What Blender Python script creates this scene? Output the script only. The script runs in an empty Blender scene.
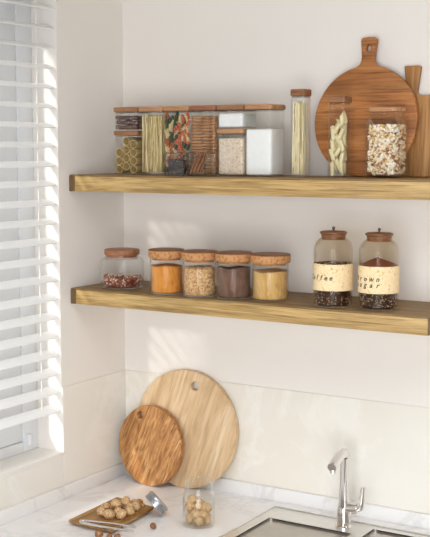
import bpy, bmesh, math, random
from mathutils import Vector, Matrix, noise
random.seed(7)
PI = math.pi
scene = bpy.context.scene
COL = scene.collection

# ------------------------------------------------------------------ camera
cam_d = bpy.data.cameras.new('camera'); cam_d.lens = 76.2; cam_d.sensor_width = 36.0
cam_d.clip_start = 0.05
cam = bpy.data.objects.new('camera', cam_d); COL.objects.link(cam)
cam.location = (1.9576, -2.6695, 0.9596)
cam.rotation_euler = (math.radians(90 - 6.075), 0, math.radians(31.673))
scene.camera = cam

# ------------------------------------------------------------------ world, sun, fill lights, exposure
W = bpy.data.worlds.new('world'); scene.world = W; W.use_nodes = True
bg = W.node_tree.nodes['Background']
bg.inputs[0].default_value = (1.0, 0.99, 0.97, 1); bg.inputs[1].default_value = 0.6

sun_d = bpy.data.lights.new('sun', 'SUN'); sun_d.energy = 3.8; sun_d.angle = math.radians(4.2)
sun_d.color = (1.0, 0.95, 0.87)
sun = bpy.data.objects.new('sun', sun_d); COL.objects.link(sun)
sun.rotation_euler = Vector((0.28, 0.96, -0.365)).to_track_quat('-Z', 'Y').to_euler()

def area(name, loc, aim, sx, sy, power, color, spread=180):
    d = bpy.data.lights.new(name, 'AREA'); d.shape = 'RECTANGLE'; d.size = sx; d.size_y = sy
    d.energy = power; d.color = color; d.spread = math.radians(spread)
    o = bpy.data.objects.new(name, d); COL.objects.link(o); o.location = loc
    o.rotation_euler = (Vector(aim) - Vector(loc)).to_track_quat('-Z', 'Y').to_euler()
    return o
area('front_fill', (1.9, -3.4, 0.45), (0.9, 0.0, 0.35), 2.5, 1.6, 38.5, (0.935, 0.985, 1.06), 110)  # soft area lamp added before the solid front wall as fill
area('overhead_fill', (1.1, -1.2, 1.66), (0.9, -0.8, 0), 1.6, 1.2, 11.5, (0.94, 0.985, 1.05), 120)  # unseen overhead lamp added to brighten the counter

scene.view_settings.view_transform = 'Standard'
scene.view_settings.look = 'None'
scene.view_settings.exposure = 0.0
scene.view_settings.gamma = 1.0
scene.view_settings.use_curve_mapping = False
scene.cycles.transparent_max_bounces = 48
scene.cycles.max_bounces = 14
scene.cycles.diffuse_bounces = 6

# ------------------------------------------------------------------ materials
def lin(c):
    return tuple(((v/255)/12.92 if v/255 <= 0.04045 else ((v/255+0.055)/1.055)**2.4) for v in c) + (1,)

def new_mat(name):
    m = bpy.data.materials.new(name); m.use_nodes = True
    nt = m.node_tree; b = nt.nodes['Principled BSDF']
    return m, nt, b

def coords(nt, scale=(1, 1, 1), rot=(0, 0, 0), loc=(0, 0, 0)):
    tc = nt.nodes.new('ShaderNodeTexCoord'); mp = nt.nodes.new('ShaderNodeMapping')
    mp.inputs['Scale'].default_value = scale; mp.inputs['Location'].default_value = loc
    src = tc.outputs['Object']
    if any(rot):
        m0 = nt.nodes.new('ShaderNodeMapping'); m0.inputs['Rotation'].default_value = rot
        nt.links.new(src, m0.inputs['Vector']); src = m0.outputs['Vector']
    nt.links.new(src, mp.inputs['Vector'])
    return mp.outputs['Vector']

def noise_tex(nt, vec, scale, detail=4, rough=0.55, dist=0.0):
    n = nt.nodes.new('ShaderNodeTexNoise')
    n.inputs['Scale'].default_value = scale; n.inputs['Detail'].default_value = detail
    n.inputs['Roughness'].default_value = rough; n.inputs['Distortion'].default_value = dist
    nt.links.new(vec, n.inputs['Vector'])
    return n.outputs['Fac']

def ramp(nt, fac, stops):
    r = nt.nodes.new('ShaderNodeValToRGB')
    e = r.color_ramp.elements
    e[0].position, e[0].color = stops[0]
    e[1].position, e[1].color = stops[-1]
    for p, c in stops[1:-1]:
        x = e.new(p); x.color = c
    nt.links.new(fac, r.inputs['Fac'])
    return r.outputs['Color']

def mix(nt, fac, a, b, mode='MIX'):
    n = nt.nodes.new('ShaderNodeMix'); n.data_type = 'RGBA'; n.blend_type = mode
    for sock, v in ((n.inputs[0], fac), (n.inputs[6], a), (n.inputs[7], b)):
        if hasattr(v, 'links'): nt.links.new(v, sock)
        else: sock.default_value = v
    return n.outputs[2]

def bump(nt, b, height, strength=0.2, dist=0.002):
    n = nt.nodes.new('ShaderNodeBump'); n.inputs['Strength'].default_value = strength
    n.inputs['Distance'].default_value = dist
    nt.links.new(height, n.inputs['Height']); nt.links.new(n.outputs['Normal'], b.inputs['Normal'])

def plain(name, rgb, rough=0.6, metal=0.0, var=0.0, vscale=60, spec=0.5):
    m, nt, b = new_mat(name)
    b.inputs['Roughness'].default_value = rough; b.inputs['Metallic'].default_value = metal
    b.inputs['Specular IOR Level'].default_value = spec
    c = lin(rgb)
    f = noise_tex(nt, coords(nt), vscale, 3)
    lo = tuple(x*(1-var) for x in c[:3]) + (1,); hi = tuple(min(1, x*(1+var)) for x in c[:3]) + (1,)
    nt.links.new(ramp(nt, f, [(0.3, lo), (0.7, hi)]), b.inputs['Base Color'])
    return m

def wood(name, dark, mid, light, grain='X', along=3.0, across=45.0, rot=(0, 0, 0), rough=0.5, streak=0.35, planks=0.0, dist=0.6, offs=(0, 0, 0)):
    m, nt, b = new_mat(name)
    sc = [across]*3; sc['XYZ'.index(grain)] = along
    v = coords(nt, sc, rot, offs)
    f = noise_tex(nt, v, 1.0, 5, 0.6, dist)
    c = ramp(nt, f, [(0.28, lin(dark)), (0.5, lin(mid)), (0.72, lin(light))])
    sc2 = [across*5]*3; sc2['XYZ'.index(grain)] = along*2.5
    f2 = noise_tex(nt, coords(nt, sc2, rot, offs), 1.0, 3, 0.6, 0.2)
    c2 = ramp(nt, f2, [(0.36, lin(tuple(x*0.62 for x in dark))), (0.5, (1, 1, 1, 1))])
    c = mix(nt, streak, c, c2, 'MULTIPLY')
    if planks:
        ax = {'X': 2, 'Y': 0, 'Z': 0}[grain]
        sc3 = [0.0]*3; sc3[ax] = planks
        tc = coords(nt, sc3, rot, offs)
        w = nt.nodes.new('ShaderNodeTexWhiteNoise'); w.noise_dimensions = '3D'
        fl = nt.nodes.new('ShaderNodeVectorMath'); fl.operation = 'FLOOR'
        nt.links.new(tc, fl.inputs[0]); nt.links.new(fl.outputs[0], w.inputs['Vector'])
        c3 = ramp(nt, w.outputs['Value'], [(0.0, (0.62, 0.58, 0.54, 1)), (1.0, (1.12, 1.1, 1.08, 1))])
        c = mix(nt, 0.8, c, c3, 'MULTIPLY')
    nt.links.new(c, b.inputs['Base Color'])
    b.inputs['Roughness'].default_value = rough
    bump(nt, b, f2, 0.12, 0.001)
    return m

def speck(name, base, spots, scale, lo=0.5, hi=0.6, rough=0.7, spots2=None):
    m, nt, b = new_mat(name)
    v = coords(nt)
    f = noise_tex(nt, v, scale, 2, 0.6)
    c = ramp(nt, f, [(lo, lin(base)), (hi, lin(spots))])
    if spots2:
        f2 = noise_tex(nt, coords(nt, (1, 1, 1), (0, 0, 0), (3.1, 1.7, 5.2)), scale*1.2, 2, 0.6)
        g = ramp(nt, f2, [(lo, (0, 0, 0, 1)), (hi, (1, 1, 1, 1))])
        c = mix(nt, g, c, lin(spots2))
    nt.links.new(c, b.inputs['Base Color']); b.inputs['Roughness'].default_value = rough
    bump(nt, b, f, 0.25, 0.0015)
    return m

def marble(name, base, vein, scale, strength, rough=0.3, blot=None):
    m, nt, b = new_mat(name)
    v = coords(nt)
    f = noise_tex(nt, v, scale, 6, 0.6, 1.4)
    a = nt.nodes.new('ShaderNodeMath'); a.operation = 'SUBTRACT'; a.inputs[1].default_value = 0.5
    nt.links.new(f, a.inputs[0])
    ab = nt.nodes.new('ShaderNodeMath'); ab.operation = 'ABSOLUTE'; nt.links.new(a.outputs[0], ab.inputs[0])
    vc = ramp(nt, ab.outputs[0], [(0.0, (strength,)*3+(1,)), (0.035, (0, 0, 0, 1))])
    base_c = lin(base)
    if blot:
        f2 = noise_tex(nt, coords(nt, (1, 1, 1), (0, 0, 0), (4, 2, 1)), scale*0.6, 4, 0.5, 0.5)
        base_c = ramp(nt, f2, [(0.35, lin(base)), (0.65, lin(blot))])
    nt.links.new(mix(nt, vc, base_c, lin(vein)), b.inputs['Base Color'])
    b.inputs['Roughness'].default_value = rough
    return m

def glass_mat(name, tint=(0.985, 0.988, 0.986), edge=0.75, base=0.006):
    m = bpy.data.materials.new(name); m.use_nodes = True
    nt = m.node_tree; nt.nodes.clear()
    out = nt.nodes.new('ShaderNodeOutputMaterial')
    tr = nt.nodes.new('ShaderNodeBsdfTransparent'); tr.inputs[0].default_value = tint + (1,)
    gl = nt.nodes.new('ShaderNodeBsdfGlossy'); gl.inputs['Roughness'].default_value = 0.04
    gl.inputs['Color'].default_value = (0.9, 0.9, 0.88, 1)
    lw = nt.nodes.new('ShaderNodeLayerWeight'); lw.inputs['Blend'].default_value = 0.5
    p = nt.nodes.new('ShaderNodeMath'); p.operation = 'POWER'; p.inputs[1].default_value = 3.0
    nt.links.new(lw.outputs['Facing'], p.inputs[0])
    ma = nt.nodes.new('ShaderNodeMath'); ma.operation = 'MULTIPLY_ADD'
    ma.inputs[1].default_value = edge; ma.inputs[2].default_value = base
    nt.links.new(p.outputs[0], ma.inputs[0])
    mx = nt.nodes.new('ShaderNodeMixShader')
    nt.links.new(ma.outputs[0], mx.inputs[0]); nt.links.new(tr.outputs[0], mx.inputs[1]); nt.links.new(gl.outputs[0], mx.inputs[2])
    nt.links.new(mx.outputs[0], out.inputs['Surface'])
    return m

M = {}
M['wall'] = plain('wall_paint', (238, 232, 224), 0.75, 0, 0.006, 8)
M['ceiling'] = plain('ceiling_paint', (238, 235, 230), 0.8)
M['floor'] = wood('floor_boards', (142, 138, 132), (168, 164, 158), (186, 182, 176), 'Y')
M['reveal'] = plain('window_reveal_paint', (233, 229, 222), 0.7)
M['splash'] = marble('cream_stone', (237, 233, 224), (248, 246, 241), 1.8, 0.38, 0.35, (233, 226, 211))
M['marble'] = marble('white_marble', (245, 244, 243), (206, 203, 200), 2.6, 0.35, 0.28, (240, 238, 236))
M['oak'] = wood('oak', (152, 118, 66), (190, 156, 98), (210, 178, 120), 'X', 4.5, 95, streak=0.42, rough=0.55)
M['oak_top'] = wood('oak_dark_top', (110, 84, 48), (136, 106, 64), (154, 124, 78), 'X', 4.0, 50, streak=0.4, rough=0.6)  # darker oak tone used for the shelf tops
M['oak_end'] = wood('oak_end_grain', (88, 66, 38), (112, 84, 50), (126, 98, 62), 'Z', 10, 90, streak=0.5)
M['acacia'] = wood('acacia_lid', (108, 68, 40), (146, 98, 62), (170, 122, 82), 'X', 8, 70, streak=0.3)
M['acacia_light'] = wood('acacia_lid_light', (150, 102, 66), (188, 138, 96), (206, 160, 116), 'X', 8, 70, streak=0.3)
M['acacia_red'] = wood('acacia_lid_red', (122, 76, 50), (154, 100, 68), (174, 120, 86), 'X', 8, 70, streak=0.3)
M['cork_side'] = speck('cork_side', (196, 142, 90), (164, 108, 62), 160, 0.5, 0.62)
M['cork_top'] = wood('cork_lid_top', (102, 64, 38), (132, 86, 52), (152, 104, 66), 'X', 10, 60)
M['cork_label'] = speck('cork_label', (240, 214, 168), (214, 176, 118), 190, 0.56, 0.66)
M['walnut_board'] = wood('walnut_board', (140, 84, 40), (182, 118, 62), (206, 146, 84), 'X', 3.0, 40, streak=0.5, planks=34)
M['oak_board'] = wood('oak_board', (146, 98, 50), (178, 128, 72), (198, 150, 92), 'Z', 3.0, 40, streak=0.4, planks=24)
M['ash_board'] = wood('ash_board', (196, 158, 112), (220, 188, 146), (236, 212, 176), 'Z', 3.5, 24, rot=(0, math.radians(-18), 0), streak=0.22, dist=1.2)
M['olive_board'] = wood('olive_board', (134, 84, 42), (188, 132, 76), (228, 184, 126), 'Z', 7.0, 34, rot=(0, math.radians(-22), 0), streak=0.5, dist=2.2)
M['bamboo'] = wood('bamboo', (140, 96, 46), (176, 130, 72), (198, 154, 94), 'Y', 3.0, 90, streak=0.45)
M['glass'] = glass_mat('clear_glass')
M['glass_thick'] = glass_mat('thick_glass', (0.975, 0.98, 0.976), 1.0, 0.03)
M['glass_box'] = glass_mat('box_glass', (0.978, 0.98, 0.975), 0.5, 0.006)
M['glass_smoke'] = glass_mat('smoked_glass', (0.80, 0.79, 0.78), 0.75, 0.03)
M['glass_warm'] = glass_mat('warm_glass', (0.95, 0.925, 0.88), 0.6, 0.006)
M['window_glass'] = glass_mat('window_glass', (0.97, 0.985, 1.0), 0.5, 0.03)
M['white_frame'] = plain('white_window_frame', (226, 227, 228), 0.4)
M['slat'] = plain('white_slat', (244, 244, 243), 0.45)
M['cord'] = plain('white_cord', (236, 232, 224), 0.7)
M['chrome'] = plain('chrome', (226, 222, 218), 0.1, 1.0, 0.0)
M['steel'] = plain('brushed_steel', (232, 230, 226), 0.36, 1.0, 0.03, 40)
M['basin'] = plain('basin_steel_shaded', (188, 182, 174), 0.3, 1.0, 0.04, 40)  # darker copy of the steel, basin shade and room reflection in its colour
M['zinc'] = plain('zinc_lid', (176, 178, 180), 0.32, 1.0, 0.08, 60)
M['dark_metal'] = plain('dark_metal', (110, 100, 92), 0.3, 1.0)
M['ink'] = plain('black_ink', (34, 28, 24), 0.6)
M['walnut_shell'] = speck('walnut_shell', (218, 182, 134), (160, 116, 72), 3.0, 0.47, 0.70, 0.6)
M['hazel'] = speck('hazelnut', (140, 92, 56), (190, 146, 104), 90, 0.55, 0.7, 0.45)
M['kernel'] = speck('walnut_kernel', (196, 148, 92), (150, 100, 54), 140, 0.5, 0.6)
M['paccheri'] = plain('paccheri', (200, 172, 112), 0.6, 0, 0.05)
for i, c in enumerate([(206, 182, 126), (172, 148, 92), (228, 212, 168), (126, 102, 58)]): M['noodle%d' % i] = plain('dried_noodle_%s' % 'abcd'[i], c, 0.6)
for i, c in enumerate([(226, 210, 162), (200, 180, 124), (240, 230, 196), (168, 144, 92)]): M['spaghetti%d' % i] = plain('spaghetti_%s' % 'abcd'[i], c, 0.6)
M['penne'] = plain('penne', (228, 214, 168), 0.6, 0, 0.06, 90)
M['fusilli_red'] = plain('fusilli_red', (206, 112, 74), 0.6, 0, 0.08)
M['fusilli_green'] = plain('fusilli_green', (74, 88, 62), 0.6, 0, 0.08)
M['fusilli_cream'] = plain('fusilli_cream', (224, 204, 150), 0.6, 0, 0.08)
M['breadstick'] = speck('breadstick', (186, 138, 96), (136, 92, 58), 70, 0.48, 0.66)
M['twig'] = speck('dried_twig', (96, 70, 66), (130, 100, 90), 90, 0.5, 0.66)
M['cinnamon'] = speck('cinnamon', (164, 108, 66), (120, 74, 42), 90, 0.5, 0.66)
for i, c in enumerate([(38, 33, 33), (64, 56, 54), (120, 110, 106)]): M['pepper%d' % i] = plain('peppercorn_%s' % 'abc'[i], c, 0.5)  # greyest tone paints the light glints among the peppercorns
M['oats'] = speck('oat_flakes', (226, 208, 186), (196, 168, 138), 170, 0.5, 0.62, 0.9, (228, 214, 196))
M['flour'] = plain('white_flour', (244, 243, 240), 0.9, 0, 0.02, 60)
M['sugar'] = speck('white_sugar', (240, 240, 238), (222, 222, 222), 220, 0.5, 0.65, 0.8)
M['turmeric'] = wood('turmeric', (176, 104, 36), (216, 142, 58), (228, 162, 80), 'Z', 12, 90, rot=(0, 0.3, 0), rough=0.9, streak=0.2)
M['crumbs'] = speck('crushed_nuts', (206, 160, 106), (154, 104, 60), 190, 0.46, 0.58, 0.9, (230, 194, 144))
M['cocoa'] = wood('cocoa_powder', (84, 58, 44), (116, 84, 66), (132, 100, 80), 'Z', 12, 70, rot=(0, 0.3, 0), rough=0.9, streak=0.2)
M['ginger'] = wood('ginger_powder', (176, 128, 68), (206, 164, 98), (220, 182, 120), 'Z', 12, 80, rot=(0, 0.3, 0), rough=0.9, streak=0.2)
M['brown_sugar'] = speck('brown_sugar', (132, 72, 42), (104, 54, 30), 200, 0.5, 0.66, 0.9)
for i, c in enumerate([(158, 92, 68), (196, 138, 112), (122, 66, 48), (230, 204, 182)]):
    M['bean%d' % i] = plain('pink_bean_%s' % 'abcd'[i], c, 0.4)
for i, c in enumerate([(74, 44, 30), (104, 66, 46), (56, 34, 24), (204, 178, 154)]):
    M['coffee%d' % i] = plain('coffee_bean_%s' % 'abcd'[i], c, 0.4)  # palest tone puts speckled highlights into the bean colour
for i, c in enumerate([(236, 222, 192), (222, 188, 128), (176, 120, 82), (246, 238, 222), (218, 178, 124)]):
    M['seed%d' % i] = plain('seed_%s' % 'abcde'[i], c, 0.5)

# ------------------------------------------------------------------ mesh helpers
class MB:
    """collects vertices and faces of one mesh"""
    def __init__(s): s.v = []; s.f = []; s.mi = []; s.cur = 0
    def add(s, verts, faces, mi=None):
        o = len(s.v); s.v += [tuple(x) for x in verts]; s.f += [tuple(i+o for i in f) for f in faces]
        s.mi += [s.cur if mi is None else mi]*len(faces)
    def build(s, name, mats, parent=None, smooth=40, loc=None):
        me = bpy.data.meshes.new(name); me.from_pydata(s.v, [], s.f)
        if not isinstance(mats, (list, tuple)): mats = [mats]
        for m in mats: me.materials.append(m)
        me.polygons.foreach_set('material_index', s.mi)
        bm = bmesh.new(); bm.from_mesh(me)
        bmesh.ops.recalc_face_normals(bm, faces=bm.faces[:])
        if smooth:
            for f in bm.faces: f.smooth = True
            lim = math.radians(smooth)
            for e in bm.edges:
                if len(e.link_faces) == 2 and e.calc_face_angle(0) > lim: e.smooth = False
        bm.to_mesh(me); bm.free()
        o = bpy.data.objects.new(name, me); COL.objects.link(o)
        if parent: o.parent = parent
        if loc: o.location = loc
        return o

def loft(mb, rings, cap0=True, cap1=True, closed=True, mi=None):
    n = len(rings[0]); vs = [p for r in rings for p in r]; fs = []
    for i in range(len(rings)-1):
        for j in range(n if closed else n-1):
            k = (j+1) % n
            fs.append((i*n+j, i*n+k, (i+1)*n+k, (i+1)*n+j))
    if cap0: fs.append(tuple(range(n-1, -1, -1)))
    if cap1: fs.append(tuple((len(rings)-1)*n+j for j in range(n)))
    mb.add(vs, fs, mi)

def circle(r, z, n=40, cx=0, cy=0):
    return [(cx+r*math.cos(2*PI*i/n), cy+r*math.sin(2*PI*i/n), z) for i in range(n)]

def lathe(mb, prof, n=40, cx=0, cy=0, cap0=True, cap1=True, mi=None):
    loft(mb, [circle(r, z, n, cx, cy) for r, z in prof], cap0, cap1, True, mi)

def rrect(w, d, r, z, n=5):
    pts = []
    for cx, cy, a0 in ((w/2-r, d/2-r, 0), (-w/2+r, d/2-r, 90), (-w/2+r, -d/2+r, 180), (w/2-r, -d/2+r, 270)):
        for k in range(n+1):
            a = math.radians(a0+90*k/n); pts.append((cx+r*math.cos(a), cy+r*math.sin(a), z))
    return pts

def box(mb, x0, x1, y0, y1, z0, z1, bev=0.0, mi=None):
    if bev <= 0:
        v = [(x, y, z) for z in (z0, z1) for x, y in ((x0, y0), (x1, y0), (x1, y1), (x0, y1))]
        mb.add(v, [(3, 2, 1, 0), (4, 5, 6, 7), (0, 1, 5, 4), (1, 2, 6, 5), (2, 3, 7, 6), (3, 0, 4, 7)], mi); return
    cx, cy = (x0+x1)/2, (y0+y1)/2
    def ring(z, ins): return [(cx+p[0], cy+p[1], z) for p in rrect(x1-x0-2*ins, y1-y0-2*ins, bev, 0, 2)]
    loft(mb, [ring(z0, bev*0.7), ring(z0+bev*0.3, bev*0.2), ring(z0+bev, 0), ring(z1-bev, 0), ring(z1-bev*0.3, bev*0.2), ring(z1, bev*0.7)], mi=mi)

def tube(mb, pts, rad, n=10, caps=True, mi=None, flat=1.0):
    pts = [Vector(p) for p in pts]; rings = []
    up = None
    for i, p in enumerate(pts):
        t = (pts[min(i+1, len(pts)-1)] - pts[max(i-1, 0)]).normalized()
        if up is None:
            up = Vector((0, 0, 1)) if abs(t.z) < 0.9 else Vector((0, 1, 0))
        s = t.cross(up).normalized(); up = s.cross(t).normalized()
        r = rad[i] if isinstance(rad, (list, tuple)) else rad
        rings.append([p + s*math.cos(2*PI*j/n)*r + up*math.sin(2*PI*j/n)*r*flat for j in range(n)])
    loft(mb, rings, caps, caps, True, mi)

def arc(p0, p1, p2, n=8):
    p0, p1, p2 = Vector(p0), Vector(p1), Vector(p2)
    return [(1-t)**2*p0 + 2*t*(1-t)*p1 + t*t*p2 for t in (i/n for i in range(n+1))]

_ico = {}
def ico(sub):
    if sub not in _ico:
        bm = bmesh.new(); bmesh.ops.create_icosphere(bm, subdivisions=sub, radius=1.0)
        bm.verts.ensure_lookup_table()
        _ico[sub] = ([v.co.copy() for v in bm.verts], [tuple(v.index for v in f.verts) for f in bm.faces]); bm.free()
    return _ico[sub]

def rnd_rot(): return Matrix.Rotation(random.uniform(0, 2*PI), 3, Vector((random.uniform(-1, 1), random.uniform(-1, 1), random.uniform(-1, 1))).normalized())

def chunk(mb, p, size, rot=None, sub=1, mi=0, rough=0.0):
    vs, fs = ico(sub); rot = rot or rnd_rot(); sx, sy, sz = size; p = Vector(p)
    out = []
    for v in vs:
        q = Vector((v.x*sx, v.y*sy, v.z*sz))
        if rough: q *= 1 + rough*noise.noise(v*2.3 + p*300)
        out.append(p + rot @ q)
    mb.add(out, fs, mi)

def plate(name, outlines, thick, bev, mat, parent=None):
    """flat board in the local XZ plane, front face at y=0, back at y=thick; outlines are lists of (x, z), the first outside, others holes"""
    cu = bpy.data.curves.new(name, 'CURVE'); cu.dimensions = '2D'; cu.fill_mode = 'BOTH'
    cu.extrude = thick/2 - bev; cu.bevel_depth = bev; cu.bevel_resolution = 2; cu.offset = -bev
    for ol in outlines:
        sp = cu.splines.new('POLY'); sp.points.add(len(ol)-1); sp.use_cyclic_u = True
        for i, (x, z) in enumerate(ol): sp.points[i].co = (x, z, 0, 1)
    t = bpy.data.objects.new(name, cu); COL.objects.link(t)
    dg = bpy.context.evaluated_depsgraph_get()
    me = bpy.data.meshes.new_from_object(t.evaluated_get(dg))
    bpy.data.objects.remove(t); bpy.data.curves.remove(cu)
    me.transform(Matrix.Translation((0, thick/2, 0)) @ Matrix.Rotation(PI/2, 4, 'X'))
    me.materials.clear(); me.materials.append(mat); me.name = name
    bm = bmesh.new(); bm.from_mesh(me); bmesh.ops.remove_doubles(bm, verts=bm.verts[:], dist=1e-5)
    bmesh.ops.recalc_face_normals(bm, faces=bm.faces[:])
    for f in bm.faces: f.smooth = True
    for e in bm.edges:
        if len(e.link_faces) == 2 and e.calc_face_angle(0) > 0.6: e.smooth = False
    bm.to_mesh(me); bm.free()
    o = bpy.data.objects.new(name, me); COL.objects.link(o)
    if parent: o.parent = parent
    return o

def tag(o, label, cat, group=None, kind=None):
    o['label'] = label; o['category'] = cat
    if group: o['group'] = group
    if kind: o['kind'] = kind
    return o

def thing(name, label, cat, loc=(0, 0, 0), rz=0, group=None):
    o = bpy.data.objects.new(name, None); COL.objects.link(o); o.empty_display_size = 0.02
    o.location = loc; o.rotation_euler = (0, 0, rz)
    return tag(o, label, cat, group)

def struct(o, label=None):
    o['kind'] = 'structure'
    if label: o['label'] = label
    return o

def copy_at(src, loc, rot, label=None, group=None, cat=None):
    c = src.copy(); COL.objects.link(c); c.location = loc
    c.rotation_mode = 'QUATERNION'; c.rotation_quaternion = rot if not isinstance(rot, (list, tuple)) else Matrix.Identity(3).to_quaternion()
    if label: tag(c, label, cat or src['category'], group)
    for ch in src.children:
        d = ch.copy(); COL.objects.link(d); d.parent = c
    return c

def euler_q(x, y, z):
    return (Matrix.Rotation(z, 3, 'Z') @ Matrix.Rotation(y, 3, 'Y') @ Matrix.Rotation(x, 3, 'X')).to_quaternion()

def dir_q(d):     # local +X along d
    return Vector(d).to_track_quat('X', 'Z')

# ------------------------------------------------------------------ the room
FLOOR, CEIL, XR, YF = -0.9, 1.72, 3.4, -3.6
T1, B1, T2, B2, L = 0.8867, 0.8421, 0.5773, 0.5347, 1.0304
ZB, ZU = 0.3093, 0.0369
WY0, WY1, WZ0, WZ1, WD = -0.2935, -1.36, 0.1286, 1.405, 0.12

b = MB(); box(b, -0.2, XR+0.1, 0, 0.1, FLOOR, CEIL); struct(b.build('wall_back', M['wall'], smooth=0))
b = MB()
box(b, -WD, 0, WY0, 0, FLOOR, CEIL); box(b, -WD, 0, YF, WY1, FLOOR, CEIL)
box(b, -WD, 0, WY1, WY0, FLOOR, WZ0-0.012); box(b, -WD, 0, WY1, WY0, WZ1, CEIL)
struct(b.build('wall_left', M['wall'], smooth=0))
b = MB(); box(b, XR, XR+0.1, YF, 0, FLOOR, CEIL); struct(b.build('wall_right', M['wall'], smooth=0))
b = MB(); box(b, -WD, XR+0.1, YF-0.1, YF, FLOOR, CEIL); struct(b.build('wall_front', M['wall'], smooth=0))
b = MB(); box(b, -WD, XR+0.1, YF-0.1, 0.1, FLOOR-0.1, FLOOR); struct(b.build('floor', M['floor'], smooth=0))
b = MB(); box(b, -WD, XR+0.1, YF-0.1, 0.1, CEIL, CEIL+0.1); struct(b.build('ceiling', M['ceiling'], smooth=0))

# cream stone splashback panels and the marble upstand
SP = 0.004
b = MB(); box(b, 0, XR, -SP, 0, 0, ZB, 0.0012); struct(b.build('trim_1', M['splash'], smooth=0), 'cream stone splashback along the back wall')
b = MB(); box(b, 0, SP, WY0, -SP, 0, ZB, 0.0012); box(b, 0, SP, -1.6, WY0, 0, WZ0-0.012, 0.0012)
struct(b.build('trim_2', M['splash'], smooth=0), 'cream stone splashback under and beside the window')
b = MB(); box(b, SP, XR, -0.017, -SP, 0, ZU, 0.0015); struct(b.build('trim_3', M['marble']), 'low white marble upstand along the back wall')
b = MB(); box(b, SP, 0.017, -1.6, -0.017, 0, ZU, 0.0015); struct(b.build('trim_4', M['marble']), 'low white marble upstand under the window')

# window
win = bpy.data.objects.new('window_1', None); COL.objects.link(win); win.location = (-WD, WY0, WZ0); struct(win)
def wb(x0, x1, y0, y1, z0, z1, bev=0.002):
    m = MB(); box(m, x0+WD, x1+WD, y0-WY0, y1-WY0, z0-WZ0, z1-WZ0, bev); return m
m = MB()
for y0, y1, z0, z1 in ((WY0-0.060, WY0-0.0005, WZ0+0.0005, WZ1-0.0005), (WY1+0.0005, WY1+0.03, WZ0+0.0005, WZ1-0.0005), (WY1+0.0305, WY0-0.0605, WZ0+0.0005, WZ0+0.03), (WY1+0.0305, WY0-0.0605, WZ1-0.03, WZ1-0.0005)):
    box(m, 0, 0.034, y0-WY0, y1-WY0, z0-WZ0, z1-WZ0, 0.002)
m.build('window_frame', M['white_frame'], win)
m = MB()
for y0, y1, z0, z1 in ((WY0-0.155, WY0-0.061, WZ0+0.031, WZ1-0.031), (WY1+0.031, WY1+0.09, WZ0+0.031, WZ1-0.031), (WY1+0.0905, WY0-0.1555, WZ0+0.031, WZ0+0.10), (WY1+0.0905, WY0-0.1555, WZ1-0.09, WZ1-0.031)):
    box(m, 0.004, 0.030, y0-WY0, y1-WY0, z0-WZ0, z1-WZ0, 0.003)
m.build('window_sash', M['white_frame'], win)
wb(-WD+0.014, -WD+0.020, WY1+0.05, WY0-0.14, WZ0+0.06, WZ1-0.06, 0).build('window_pane', M['window_glass'], win, 0)
for zz in (0.164, 0.226):
    wb(-WD+0.033, -WD+0.047, -0.345, -0.333, zz-0.014, zz+0.014, 0.003).build('window_hinge', M['white_frame'], win)
b = MB(); box(b, -WD+0.0, SP, WY1, WY0, WZ0-0.012, WZ0, 0.001); struct(b.build('trim_5', M['reveal'], smooth=0), 'painted window sill')

# venetian blind
blind = thing('window_blind', 'white horizontal slat blind hanging in the window recess', 'blind', (-0.021, WY0, WZ1))
TILT = math.radians(20); SW = 0.038
ya, yb = -0.006, WY1-WY0+0.01
def slat_mesh():
    m = MB(); n = 8; rings = []
    for y in (ya, yb):
        top, bot = [], []
        for i in range(n+1):
            u = -SW/2 + SW*i/n
            h = 0.0028*(1-(2*u/SW)**2)
            x, z = u*math.cos(TILT)+h*math.sin(TILT), -u*math.sin(TILT)+h*math.cos(TILT)
            top.append((x, y, z+0.0013)); bot.append((x, y, z-0.0013))
        rings.append(top + bot[::-1])
    loft(m, rings); return m
first = None
ZS = [0.2433 + 0.05131*i for i in range(22)]
for z in ZS:
    if first is None:
        first = slat_mesh().build('slat', M['slat'], blind); s = first
    else:
        s = first.copy(); COL.objects.link(s); s.parent = blind
    s.location = (0, 0, z + 0.0057 - WZ1)
for yy in (-0.352, -0.80, -1.2):
    m = MB(); tube(m, [(0, yy-WY0, 0.2-WZ1+0.04), (0, yy-WY0, 0)], 0.0016, 8); m.build('cord', M['cord'], blind)
m = MB(); box(m, -0.022, 0.02, yb, ya, -0.04, 0, 0.002); m.build('head_rail', M['slat'], blind)

# ------------------------------------------------------------------ counter, sink, faucet
CT = 0.03
SX0, SX1, SY0, SY1 = 0.552, 1.25, -0.50, -0.085       # cut-out
ct = MB()
for x0, x1, y0, y1 in ((0, SX0, -0.64, 0), (SX0, SX1, SY1, 0), (SX0, SX1, -0.64, SY0), (SX1, XR, -0.64, 0), (0, 0.60, -1.9, -0.64)):
    box(ct, x0+0.0003, x1, y0, y1-0.0003, -CT, 0)
tag(ct.build('countertop', M['marble'], smooth=0), 'white marble worktop running along both walls under the shelves', 'countertop')

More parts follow.
